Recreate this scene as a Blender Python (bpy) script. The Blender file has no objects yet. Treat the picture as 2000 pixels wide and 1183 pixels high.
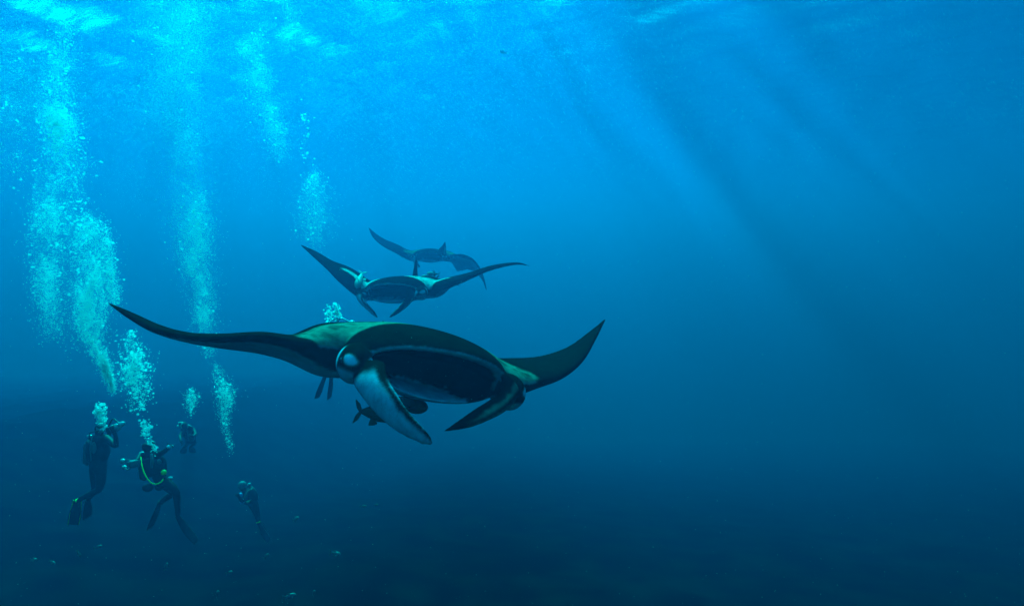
import bpy, bmesh, math, random, time
import numpy as np
from mathutils import Vector, Matrix, Quaternion
from math import radians as R, sin, cos, pi
T0=time.time()
SC = bpy.context.scene
COL = SC.collection
# ------------------------------------------------ camera, sky, sun, exposure
W0, H0 = 2000.0, 1183.0
FPX = 1192.0
PITCH = R(-4.5)
cam_d = bpy.data.cameras.new('camera'); CAM = bpy.data.objects.new('camera', cam_d); COL.objects.link(CAM)
cam_d.sensor_width = 36.0; cam_d.lens = 36.0*FPX/W0; cam_d.clip_start = 0.05; cam_d.clip_end = 2000
CAM.location = (0,0,0); CAM.rotation_euler = (pi/2+PITCH, 0, 0)
SC.camera = CAM
SUN_EL, SUN_AZ = R(45.0), R(-20.0)        # azimuth measured from straight ahead (+Y), negative = left
world = bpy.data.worlds.new('World'); SC.world = world; world.use_nodes = True
wn = world.node_tree; bg = wn.nodes['Background']
sky = wn.nodes.new('ShaderNodeTexSky'); sky.sky_type = 'NISHITA'; sky.sun_disc = False
sky.sun_elevation = SUN_EL; sky.sun_rotation = SUN_AZ
wn.links.new(sky.outputs[0], bg.inputs[0]); bg.inputs[1].default_value = 0.15
sd = bpy.data.lights.new('sun', 'SUN'); sd.energy = 5.0; sd.angle = R(13.0); sd.color = (1.0, 0.98, 0.95)
SUN = bpy.data.objects.new('sun', sd); COL.objects.link(SUN)
sdir = Vector((sin(SUN_AZ)*cos(SUN_EL), cos(SUN_AZ)*cos(SUN_EL), sin(SUN_EL)))
SUN.rotation_euler = sdir.to_track_quat('Z','Y').to_euler(); SUN.location = sdir*60
SC.view_settings.view_transform = 'Standard'; SC.view_settings.look = 'None'
SC.view_settings.gamma = 1.0; SC.view_settings.use_curve_mapping = False
SC.view_settings.exposure = 2.5
cy = SC.cycles
cy.use_denoising = True
cy.max_bounces = 6; cy.diffuse_bounces = 3; cy.glossy_bounces = 2; cy.transmission_bounces = 2
cy.transparent_max_bounces = 48; cy.volume_bounces = 0
cy.use_adaptive_sampling = False
# ------------------------------------------------ the water
SURF = 12.5; BED = -6.2
def newmat(name):
    m = bpy.data.materials.new(name); m.use_nodes = True; nt = m.node_tree
    for n in list(nt.nodes): nt.nodes.remove(n)
    out = nt.nodes.new('ShaderNodeOutputMaterial')
    return m, nt, out
def box_mesh(name, lo, hi):
    bm = bmesh.new(); bmesh.ops.create_cube(bm, size=1)
    for v in bm.verts:
        v.co = Vector([(lo[i]+hi[i])/2 + v.co[i]*(hi[i]-lo[i]) for i in range(3)])
    me = bpy.data.meshes.new(name); bm.to_mesh(me); bm.free(); return me
SCAT=(0.0014,0.0030,0.0096); ABS=(0.60,0.0183,0.0168); GP=0.52
def water_volume():
    m, nt, out = newmat('sea_water')
    def scat(c, g):
        s = nt.nodes.new('ShaderNodeVolumeScatter'); d = max(c)
        s.inputs['Color'].default_value = (c[0]/d, c[1]/d, c[2]/d, 1); s.inputs['Density'].default_value = d
        s.inputs['Anisotropy'].default_value = g; return s
    a = nt.nodes.new('ShaderNodeVolumeAbsorption'); d = max(ABS)
    a.inputs['Color'].default_value = (1-ABS[0]/d, 1-ABS[1]/d, 1-ABS[2]/d, 1); a.inputs['Density'].default_value = d
    s1 = scat(SCAT, GP)
    a2 = nt.nodes.new('ShaderNodeAddShader')
    nt.links.new(s1.outputs[0], a2.inputs[0]); nt.links.new(a.outputs[0], a2.inputs[1])
    nt.links.new(a2.outputs[0], out.inputs['Volume'])
    return m
me = box_mesh('haze', (-330,-80,BED-60), (330,470,SURF+1.2)); me.materials.append(water_volume())
HAZE = bpy.data.objects.new('haze', me); COL.objects.link(HAZE)
HAZE['kind']='stuff'; HAZE['label']='clear blue sea water that everything swims in'; HAZE['category']='water'

def grid_mesh(name, x0,x1,y0,y1,nx,ny,zf):
    xs=x0 if x1 is None else np.linspace(x0,x1,nx); ys=y0 if y1 is None else np.linspace(y0,y1,ny)
    nx=len(xs); ny=len(ys); X,Y=np.meshgrid(xs,ys); Z=zf(X,Y)
    v=np.stack([X,Y,Z],-1).reshape(-1,3)
    i=np.arange(ny-1)[:,None]*nx+np.arange(nx-1)[None,:]
    f=np.stack([i,i+1,i+1+nx,i+nx],-1).reshape(-1,4)
    return np_mesh(name,v,f)
def np_mesh(name, v, f, smooth=True):
    f=np.asarray(f); me=bpy.data.meshes.new(name); n,k=f.shape
    me.vertices.add(len(v)); me.vertices.foreach_set('co', np.asarray(v,np.float32).ravel())
    me.loops.add(n*k); me.loops.foreach_set('vertex_index', f.astype(np.int32).ravel())
    me.polygons.add(n); me.polygons.foreach_set('loop_start', np.arange(0,n*k,k,dtype=np.int32))
    me.polygons.foreach_set('loop_total', np.full(n,k,np.int32))
    if smooth: me.polygons.foreach_set('use_smooth', np.ones(n,bool))
    me.update(); me.validate(); return me
def waves(X,Y):
    rng=np.random.default_rng(5); Z=np.zeros_like(X)
    for k in range(26):
        lam=6.5*0.86**k*rng.uniform(.8,1.2)
        if lam<0.45: break
        a=rng.normal(0.6,0.75); kx,ky=cos(a)*2*pi/lam, sin(a)*2*pi/lam
        Z+=0.018*lam*np.sin(kx*X+ky*Y+rng.uniform(0,6.28)+0.6*np.sin(0.35*X*rng.uniform(.5,1)+rng.uniform(0,6)))
    return Z
def surf_z(X,Y):
    # choppier on the left, calmer to the right
    k=np.clip((1-X)/22,0,1); return SURF+waves(X,Y)*(0.50+0.95*k*k*(3-2*k))
def spaced(a, b, n, p=1.9):
    # samples packed round zero, sparse far out
    t=np.linspace(-1,1,n); return np.where(t<0, -a*-1*np.abs(t)**p, b*np.abs(t)**p)
me = grid_mesh('water_surface',spaced(-320,320,520,2.1),None,np.concatenate([np.linspace(-75,4,40)[:-1],4+456*np.linspace(0,1,460)**2.0]),None,0,0,surf_z)
m, nt, out = newmat('sea_surface')
fr=nt.nodes.new('ShaderNodeFresnel'); fr.inputs['IOR'].default_value=1.33
bp=nt.nodes.new('ShaderNodeBump'); bp.inputs['Strength'].default_value=1.0; bp.inputs['Distance'].default_value=0.10
no=nt.nodes.new('ShaderNodeTexNoise'); no.inputs['Scale'].default_value=0.9; no.inputs['Detail'].default_value=9; no.inputs['Roughness'].default_value=.68; mpg=nt.nodes.new('ShaderNodeMapping'); mpg.inputs['Rotation'].default_value=(0,0,.5); mpg.inputs['Scale'].default_value=(.45,1.5,1)
tc=nt.nodes.new('ShaderNodeTexCoord'); nt.links.new(tc.outputs['Object'],mpg.inputs['Vector']); nt.links.new(mpg.outputs[0],no.inputs['Vector'])
nt.links.new(no.outputs[0],bp.inputs['Height']); nt.links.new(bp.outputs[0],fr.inputs['Normal'])
tr=nt.nodes.new('ShaderNodeBsdfTransparent'); gl=nt.nodes.new('ShaderNodeBsdfGlossy'); gl.inputs['Roughness'].default_value=0.08
nt.links.new(bp.outputs[0],gl.inputs['Normal'])
mx=nt.nodes.new('ShaderNodeMixShader'); nt.links.new(fr.outputs[0],mx.inputs[0]); nt.links.new(tr.outputs[0],mx.inputs[1]); nt.links.new(gl.outputs[0],mx.inputs[2])
nt.links.new(mx.outputs[0],out.inputs['Surface']); me.materials.append(m)
WS = bpy.data.objects.new('water_surface', me); COL.objects.link(WS); WS['kind']='structure'; WS['label']='rippled sea surface seen from below'; WS['category']='water surface'

def bed_z(X,Y):
    z=BED-0.28*np.maximum(Y-9,0)-1.2*np.clip((X+4)/22,0,1)  # floor under open water is added to darken the lower view
    # reef slope climbing to the left
    s=np.clip((-X-8)/14,0,1); z=z+(2.0+0.10*np.maximum(Y-9,0))*s*s*(3-2*s)
    rng=np.random.default_rng(3)
    for k in range(30):
        lam=7*0.87**k
        if lam<0.5: break
        a=rng.uniform(0,pi); z=z+(0.005+0.012*s)*lam*np.sin(2*pi/lam*(cos(a)*X+sin(a)*Y)+rng.uniform(0,6)+1.1*np.sin(2*pi/(2.3*lam)*(X*sin(a)-Y*cos(a))))
    return z
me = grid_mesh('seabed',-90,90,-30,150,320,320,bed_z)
m, nt, out = newmat('darkened_reef_rock')
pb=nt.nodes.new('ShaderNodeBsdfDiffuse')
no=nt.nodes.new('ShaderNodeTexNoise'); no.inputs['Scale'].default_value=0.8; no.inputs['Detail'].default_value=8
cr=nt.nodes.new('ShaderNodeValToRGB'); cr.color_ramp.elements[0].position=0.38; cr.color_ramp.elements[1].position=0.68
cr.color_ramp.elements[0].color=(0.0008,0.001,0.001,1); cr.color_ramp.elements[1].color=(0.006,0.006,0.005,1)  # rock kept near black so the water over it darkens downwards
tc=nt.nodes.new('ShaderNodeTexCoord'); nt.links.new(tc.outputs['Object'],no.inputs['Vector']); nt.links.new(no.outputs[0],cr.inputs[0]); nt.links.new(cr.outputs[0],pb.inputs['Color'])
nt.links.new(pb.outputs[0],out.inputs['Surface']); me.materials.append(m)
SB = bpy.data.objects.new('seabed', me); COL.objects.link(SB); SB['kind']='structure'; SB['label']='dark reef slope behind the divers, near-black floor added to darken the open water'; SB['category']='seabed'
# ------------------------------------------------ helpers for shapes seen from the camera
CP, SP = cos(PITCH), sin(PITCH)
def c2w(p):
    p=np.asarray(p,float); x,u,f=p[...,0],p[...,1],p[...,2]
    return np.stack([x, f*CP-u*SP, f*SP+u*CP],-1)
def pxc(px,py,D): return np.array([(px-W0/2)/FPX*D, (H0/2-py)/FPX*D, D])
def pw(px,py,D): return c2w(pxc(px,py,D))
def catmull(pts, n):
    P=np.asarray(pts,float); d=np.linalg.norm(np.diff(P[:,:3],axis=0),axis=1)**0.5; t=np.concatenate([[0],np.cumsum(d)])
    m=np.zeros_like(P); h=np.diff(t)
    sl=(P[1:]-P[:-1])/h[:,None]
    m[1:-1]=(sl[:-1]*h[1:,None]+sl[1:]*h[:-1,None])/(h[1:]+h[:-1])[:,None]; m[0]=sl[0]; m[-1]=sl[-1]
    T=np.linspace(0,t[-1],n); k=np.clip(np.searchsorted(t,T,side='right')-1,0,len(h)-1)
    s=((T-t[k])/h[k])[:,None]; hh=h[k][:,None]
    return (2*s**3-3*s**2+1)*P[k]+(s**3-2*s**2+s)*hh*m[k]+(-2*s**3+3*s**2)*P[k+1]+(s**3-s**2)*hh*m[k+1]
def loft_faces(nr, nc, off=0, cap=True):
    i=np.arange(nr-1)[:,None]*nc; j=np.arange(nc)[None,:]; j2=(j+1)%nc
    return np.stack([i+j,i+j2,i+nc+j2,i+nc+j],-1).reshape(-1,4)+off
def unit(a): return a/np.maximum(np.linalg.norm(a,axis=-1,keepdims=True),1e-9)
def vnoise(p, scale, seed=0):
    # smooth value noise on points
    q=np.asarray(p)*scale+seed*17.31; i=np.floor(q).astype(np.int64); f=q-i; f=f*f*(3-2*f)
    def h(a): 
        n=(a[...,0]*73856093 ^ a[...,1]*19349663 ^ a[...,2]*83492791 ^ (seed*2654435))&0x7fffffff
        n=(n*1103515245+12345)&0x7fffffff; n=(n^(n>>13))*1274126177&0x7fffffff
        return (n%65536)/65536.0
    r=0
    for dx in (0,1):
        for dy in (0,1):
            for dz in (0,1):
                w=(f[...,0] if dx else 1-f[...,0])*(f[...,1] if dy else 1-f[...,1])*(f[...,2] if dz else 1-f[...,2])
                r=r+w*h(i+np.array([dx,dy,dz]))
    return r
def fbm(p,scale,seed=0,o=3): return sum(vnoise(p,scale*2**k,seed+k)*0.5**k for k in range(o))/sum(0.5**k for k in range(o))
def sstep(a,b,x):
    t=np.clip((x-a)/(b-a),0,1); return t*t*(3-2*t)

class Pieces:
    def __init__(s): s.v=[]; s.f=[]; s.part=[]; s.uv=[]; s.n=0
    def add(s, v, f, part, uv):
        v=v.reshape(-1,3); s.v.append(v); s.f.append(f+s.n); s.part.append(np.full(len(v),part)); s.uv.append(uv.reshape(-1,2)); s.n+=len(v)
def closed_loft(P, rings, part, uv):
    """rings: nr x nc x 3; both ends are closed with a centre fan turned to quads"""
    nr,nc=rings.shape[:2]; v=rings.reshape(-1,3); f=loft_faces(nr,nc)
    c0=rings[0].mean(0); c1=rings[-1].mean(0); v=np.vstack([v,c0,c1]); n=nr*nc
    j=np.arange(0,nc,2); a=np.stack([np.full(len(j),n),(j+2)%nc,j+1,j],-1)
    b=np.stack([np.full(len(j),n+1),(nr-1)*nc+j,(nr-1)*nc+j+1,(nr-1)*nc+(j+2)%nc],-1)
    uvx=np.concatenate([uv.reshape(-1,2),uv[0].mean(0)[None],uv[-1].mean(0)[None]])
    P.add(v,np.vstack([f,a,b]),part,uvx)

def smooth_obj(me, voxel, it, fac=0.5):
    o=bpy.data.objects.new('tmp',me); COL.objects.link(o)
    r=o.modifiers.new('r','REMESH'); r.mode='VOXEL'; r.voxel_size=voxel; r.use_smooth_shade=True
    s=o.modifiers.new('s','SMOOTH'); s.factor=fac; s.iterations=it
    dg=bpy.context.evaluated_depsgraph_get(); dg.update()
    m=bpy.data.meshes.new_from_object(o.evaluated_get(dg)); bpy.data.objects.remove(o); return m
def mesh_np(me):
    v=np.empty(len(me.vertices)*3,np.float32); me.vertices.foreach_get('co',v); return v.reshape(-1,3).astype(float)
def add_attr(me,name,val):
    a=me.attributes.new(name,'FLOAT','POINT'); a.data.foreach_set('value',np.asarray(val,np.float32))
def blur_attr(me, val, it):
    e=np.empty(len(me.edges)*2,np.int32); me.edges.foreach_get('vertices',e); e=e.reshape(-1,2); n=len(val)
    deg=np.bincount(e.ravel(),minlength=n).astype(float)
    for _ in range(it):
        s=np.bincount(e[:,0],val[e[:,1]],n)+np.bincount(e[:,1],val[e[:,0]],n); val=0.4*val+0.6*s/np.maximum(deg,1)
    return val

HEAD_RINGS=[ # y, half width, top, bottom
 (1.55,.40,.11,.12),(1.25,.50,.185,.19),(.95,.57,.232,.225),(.65,.60,.252,.235),(.42,.60,.255,.232),(.24,.585,.243,.222),(.12,.560,.220,.207),
 (.05,.530,.196,.192),(.012,.500,.176,.183),(0,.480,.162,.176),(.012,.461,.147,.168),(.06,.450,.136,.160),(.18,.43,.115,.14),(.34,.38,.07,.11),(.48,.27,.03,.05),(.55,.12,.0,.02)]
def build_manta(name, label, O, psi, rho, tau, S, left, right, lobeL, lobeR, voxel, it, thick=1.0, dorsal=1.0, seed=0, tail_bend=0.0, ztl=0.0, ztr=0.0, skin=None, bar_out=.87):
    skin=skin or MANTA_SKIN
    """O camera-space mouth centre; psi yaw, rho roll, tau pitch (degrees); S scale"""
    psi,rho,tau=R(psi),R(rho),R(tau)
    X=np.array([cos(psi)*cos(rho),-sin(rho),sin(psi)*cos(rho)])
    Yb=np.array([-sin(psi),0.0,cos(psi)]); Yb=Yb-X*(Yb@X); Yb/=np.linalg.norm(Yb)
    Z=-np.cross(X,Yb)   # camera space is left handed (x,u,f)
    Z=Z if Z[1]>0 else -Z
    Yb,Z = Yb*cos(tau)+Z*sin(tau), Z*cos(tau)-Yb*sin(tau)
    O=np.asarray(O,float)
    def l2c(p): p=np.asarray(p,float)*S; return O+p[...,0:1]*X+p[...,1:2]*Yb+p[...,2:3]*Z
    def c2l(p): q=np.asarray(p)-O; return np.stack([q@X,q@Yb,q@Z],-1)/S
    P=Pieces()
    # --- disc with both wings: stations of leading edge, trailing edge, thickness
    LE,TE,TH=[],[],[]
    st=lambda a: l2c([a[1:]])[0] if a[0]=='L' else pxc(*a)
    for (le,te,th) in reversed(left): LE.append(st(le)); TE.append(st(te)); TH.append(th)
    for x,yl,yt,th,z in ((-.45,.40,1.74,.40,ztl*.6),(-.2,.36,1.86,.46,ztl*.25),(.2,.36,1.86,.46,ztr*.25),(.45,.40,1.74,.40,ztr*.6)):
        LE.append(l2c([[x,yl,0]])[0]); TE.append(l2c([[x,yt,z]])[0]); TH.append(th*S)
    for (le,te,th) in right: LE.append(st(le)); TE.append(st(te)); TH.append(th)
    A=catmull(np.hstack([np.array(LE),np.array(TE),np.array(TH)[:,None]]),220)
    le,te,th=A[:,:3],A[:,3:6],np.maximum(A[:,6],0.012)*thick
    nc=96; ph=np.linspace(0,2*pi,nc,endpoint=False); c=(1+np.cos(ph))/2      # 1 = trailing edge
    t=5*(.2969*np.sqrt(c)-.1260*c-.3516*c**2+.2843*c**3-.1036*c**4)
    up=np.sin(ph)>=0
    ch=te-le; sp=np.gradient(le*0.6+te*0.4,axis=0); nn=unit(np.cross(sp,ch)); nn*=np.sign(nn[len(nn)//2]@Z)
    cam=.02*np.sin(pi*c)
    rings=le[:,None]+ch[:,None]*c[None,:,None]+nn[:,None]*((np.where(up,1,-1)*t+cam)[None,:,None]*th[:,None,None]*0.98)
    span=np.linspace(-1,1,len(le)); uv=np.stack([np.broadcast_to(span[:,None],(len(le),nc)),np.broadcast_to(np.where(up,c,-c)[None],(len(le),nc))],-1)
    closed_loft(P,rings,0,uv)
    # --- head with its mouth
    HR=catmull(np.array(HEAD_RINGS)[:,[0,1,2,3]],90); nh=120; ph=np.linspace(0,2*pi,nh,endpoint=False)
    n=2.0; cx=np.sign(np.cos(ph))*np.abs(np.cos(ph))**(2/n); sz=np.sign(np.sin(ph))*np.abs(np.sin(ph))**(2/n)
    y,w,zt,zb=[HR[:,k][:,None] for k in range(4)]
    x=w*cx[None]; z=np.where(sz[None]>0,zt,zb)*sz[None]
    idx=np.arange(90)[:,None]; inside=idx>(np.argmin(HR[:,0]))
    k=np.where(inside,1-.6*sstep(0.0,.5,y),1-sstep(.1,.9,y))
    yy=y+k*(.17*(np.maximum(.15-z,0)/.39)**1.15+.14*(x/.47)**2)
    rings=l2c(np.stack([x,yy,z],-1)); vpar=np.linspace(0,1,90)[:,None]+0*x
    closed_loft(P,rings,1,np.stack([ph[None]+0*x,vpar],-1))
    fr=np.argmin(HR[:,0])/89.0
    # --- eye bulges
    for sx in (-1,1):
        u=np.linspace(.02,pi-.02,24)[:,None]; q=np.linspace(0,2*pi,36,endpoint=False)[None]
        e=np.stack([sx*(.535+.105*np.cos(u))+0*q,.235+.19*np.sin(u)*np.cos(q),-.045+.125*np.sin(u)*np.sin(q)],-1)
        closed_loft(P,l2c(e),2 if sx<0 else 3,np.stack([u+0*q,q+0*u],-1))
    # --- cephalic lobes
    for k,lb in ((4,lobeL),(5,lobeR)):
        L=catmull(np.array([np.concatenate([pxc(*a),pxc(*b),[tk]]) for a,b,tk in lb]),60); m=48
        a,b,tk=L[:,:3],L[:,3:6],np.maximum(L[:,6],.008)
        wv=(b-a)/2; ctr=(a+b)/2; tg=unit(np.gradient(ctr,axis=0)); nn=unit(np.cross(tg,wv)); q=np.linspace(0,2*pi,m,endpoint=False)
        rings=ctr[:,None]+wv[:,None]*np.cos(q)[None,:,None]+nn[:,None]*(np.sin(q)*np.abs(np.sin(q))**.2)[None,:,None]*tk[:,None,None]/2
        closed_loft(P,rings,k,np.stack([np.linspace(0,1,60)[:,None]+0*q[None],np.where(np.sin(q)>0,1,-1)[None]*(1-np.cos(q)[None])/2+0*tk[:,None]],-1))
    # --- dorsal fin at the base of the tail
    if dorsal:
        D=np.array([[0,1.42,.08,.42,.06],[0,1.55,.10+.11*dorsal,.29,.05],[0,1.68,.10+.21*dorsal,.16,.04],[0,1.78,.10+.29*dorsal,.05,.022]])
        D=catmull(D,20); q=np.linspace(0,2*pi,24,endpoint=False)
        r=np.stack([D[:,4:5]*np.sin(q)/2,D[:,1:2]+D[:,3:4]*(1+np.cos(q))/2,D[:,2:3]+0*q],-1)
        closed_loft(P,l2c(r),6,np.zeros((20,24,2)))
    V=np.vstack(P.v); F=np.vstack(P.f); part=np.concatenate(P.part); UV=np.vstack(P.uv)
    raw=np_mesh('raw',c2w(V),F)
    bm=bmesh.new(); bm.from_mesh(raw); bmesh.ops.recalc_face_normals(bm,faces=bm.faces); bm.to_mesh(raw); bm.free()
    me=smooth_obj(raw,voxel,it); me.name=name
    W=mesh_np(me)
    # --- carry part and parameters over to the welded skin
    from mathutils.kdtree import KDTree
    Vw=c2w(V); kd=KDTree(len(Vw))
    for i,pv in enumerate(Vw): kd.insert(pv,i)
    kd.balance()
    near=np.array([kd.find(pv)[1] for pv in W])
    pt,uv=part[near],UV[near]
    # camera-space, then manta-space coordinates of the skin
    Cc=np.stack([W[:,0], W[:,2]*CP-W[:,1]*SP, W[:,1]*CP+W[:,2]*SP],-1); Lc=c2l(Cc)
    pale,vent_lift=manta_pattern(pt,uv,Lc,fr,seed,bar_out)
    pale=blur_attr(me,pale,2 if voxel<.015 else 1)
    add_attr(me,'pale',pale); add_attr(me,'vent_lift',blur_attr(me,vent_lift,2)); add_attr(me,'mouth',((pt==1)&(uv[:,1]>fr+.03)).astype(float))
    for p in me.polygons: pass
    me.polygons.foreach_set('use_smooth',np.ones(len(me.polygons),bool))
    me.materials.clear(); me.materials.append(skin)
    root=bpy.data.objects.new(name,None); COL.objects.link(root); base=c2w(l2c([[0,1.0,-.25]])[0]); root.location=base
    def link(nm, me_):
        me_.transform(Matrix.Translation(-Vector(base))); o=bpy.data.objects.new(nm,me_); COL.objects.link(o); o.parent=root; return o
    link('body',me)
    # eyes
    for sx in (-1,1):
        u=np.linspace(.02,pi-.02,12)[:,None]; q=np.linspace(0,2*pi,18,endpoint=False)[None]
        e=np.stack([sx*(.622+.020*np.cos(u))+0*q,.178+.022*np.sin(u)*np.cos(q),-.04+.026*np.sin(u)*np.sin(q)],-1)
        PP=Pieces(); closed_loft(PP,l2c(e),0,np.zeros((12,18,2))); em=np_mesh('eye',c2w(np.vstack(PP.v)),np.vstack(PP.f)); em.materials.append(EYE_MAT); link('eye',em)
    # whip tail
    tl=np.array([[0,1.8,.02],[.02+tail_bend*.3,2.3,.0],[.05+tail_bend*.6,2.9,-.06],[.08+tail_bend,3.5,-.16]]); tl=catmull(tl,30); r=np.linspace(.035,.006,30)
    q=np.linspace(0,2*pi,10,endpoint=False); rg=tl[:,None]+np.stack([np.cos(q)[None]*r[:,None],0*q[None]*r[:,None],np.sin(q)[None]*r[:,None]],-1)
    PP=Pieces(); closed_loft(PP,l2c(rg),0,np.zeros((30,10,2))); tm=np_mesh('tail',c2w(np.vstack(PP.v)),np.vstack(PP.f)); add_attr(tm,'pale',np.zeros(len(tm.vertices))); add_attr(tm,'vent_lift',np.zeros(len(tm.vertices))); add_attr(tm,'mouth',np.zeros(len(tm.vertices))); tm.materials.append(skin); link('tail',tm)
    root['label']=label; root['category']='manta ray'; root['group']='manta rays swimming in a line'
    print(name,len(W),round(time.time()-T0,1))
    return root,l2c

def manta_pattern(pt,uv,L,fr,seed,bar_out=.87):
    x,y,z=L[:,0],L[:,1],L[:,2]; ax=np.abs(x)
    n1=fbm(L,9,seed+1)-.5; n2=fbm(L,30,seed+2)-.5
    p=np.zeros(len(x)); sn=np.sin(uv[:,0]); disc=pt==0; head=pt==1; eye=(pt==2)|(pt==3)
    # under side of the disc and belly
    und=disc&(uv[:,1]<.004); cc=-uv[:,1]; sa=np.abs(uv[:,0])
    b=sstep(.0,.03,cc-.045+.05*n1+.02*n2-.12*sstep(.72,.95,sa))*sstep(.97,.82,sa+.12*n1)*sstep(1.02,.86,cc+.1*n1)
    p=np.where(und,b*.9,p)
    hb=head&(uv[:,1]<fr-.10)&(sn<-.3)
    p=np.where(hb,.9*sstep(.12,.2,y+.06*n1),p)
    # pale shoulder bars across the upper side
    yf=.40+.30*(1-np.clip(ax/.68,0,1))**1.2; yb=yf+.30-.12*sstep(.5,1.0,ax)
    bar=sstep(-.012,.012,y-yf+.04*n1+.02*n2)*sstep(.02,-.02,y-yb+.12*n1+.05*n2)*sstep(.085,.11,ax+.05*n1)*sstep(bar_out+.03,bar_out-.04,ax+.16*n1+.05*n2)
    top=(disc&(uv[:,1]>=.004))|(head&(uv[:,1]<fr)&(sn>-.1))|(eye&(z>-.03))
    fleck=1-.45*sstep(.56,.66,fbm(L,17,seed+9))-.25*sstep(.55,.65,fbm(L,45,seed+12,2))
    p=np.where(top,np.maximum(np.where(und,0,p),bar*.8*fleck),p)
    # pale upper lip
    d=uv[:,1]-fr-.01
    p=np.where(head&(sn>-.5),np.maximum(p,1.0*sstep(.06,.035,np.abs(d-.035)+.03*n2+.012*n1)*sstep(-.5,-.1,sn)),p)
    lipm=head&(np.abs(d-.035)<.06)
    # grey floor of the mouth / lower jaw, ragged against the black
    fl=head&(uv[:,1]>=fr-.12)&(sn<0)
    n3=fbm(L,22,seed+5)-.5; edge=-.065+.07*n3+.05*n2-.045*sstep(-.17,-.30,x)-.05*sstep(-.09,-.02,x+.06*n3)-.055*sstep(.05,.34,x)-.1*sstep(.32,.4,ax)
    p=np.where(fl,np.maximum(np.where(uv[:,1]>fr-.02,0,p),.8*sstep(.010,-.010,z-edge)),p)
    # eye bulges: a pale oval and a crescent behind the eye
    ov=sstep(1.2,.75,((y-.105)/.050)**2+((z+.015-.2*(y-.1))/.030)**2)
    cr=sstep(1.2,.7,((y-.255)/.035)**2+((z+.03)/.08)**2)*.8
    low=sstep(-.07,-.10,z+.03*n1)*.8*sstep(.26,.18,y+.3*(z+.1))
    p=np.where(eye,np.maximum(p,np.maximum(np.maximum(ov,cr),low)),p)
    ck=head&(uv[:,1]<fr)&(np.abs(sn)<.7)&(uv[:,1]>.3)
    p=np.where(ck&(z<0),np.maximum(np.where(y<.36,0,p),.9*sstep(-.06,-.10,z-.4*(y-.1)+.08*n1)*sstep(.02,.07,y)*sstep(.28,.2,y)),p)
    # cephalic lobes
    for k in (4,5):
        e=pt==k; s=uv[:,0]; c=np.abs(uv[:,1])       # c: 0 = edge b, 1 = edge a
        if k==4:
            v=.62*sstep(.16,.24,c+.10*n1+.06*n2)*sstep(1.03,.93,c+.10*n1-.25*sstep(.5,.9,s))
            v=v*sstep(.02,.12,s+.12*n1-.10*c)
        else:
            v=.60*sstep(.02,.12,1-c+.12*n1-.75)*sstep(.42,.30,1-c+.35*n1+.2*n2-.42)*0
            v=.6*sstep(.14,.20,c+.10*n1)*sstep(.40,.32,c+.30*n1+.25*n2)*sstep(.8,.5,s)
            v=np.maximum(v,.75*sstep(.96,.985,c)*sstep(.35,.5,s))
        rim=.8*sstep(.03,.012,c)*sstep(.15,.25,s)*sstep(-.12,.1,n1+.14)
        p=np.where(e,np.maximum(v,rim),p)
    vent_lift=((lipm|und|hb|fl|(ck&(z<0))|(pt==4)|(eye&((low>.1)|(ov>.3)|(cr>.3))))).astype(float)  # lip and eye spots take the brighter underside colour to offset weak light
    return np.clip(p,0,1),vent_lift

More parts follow.
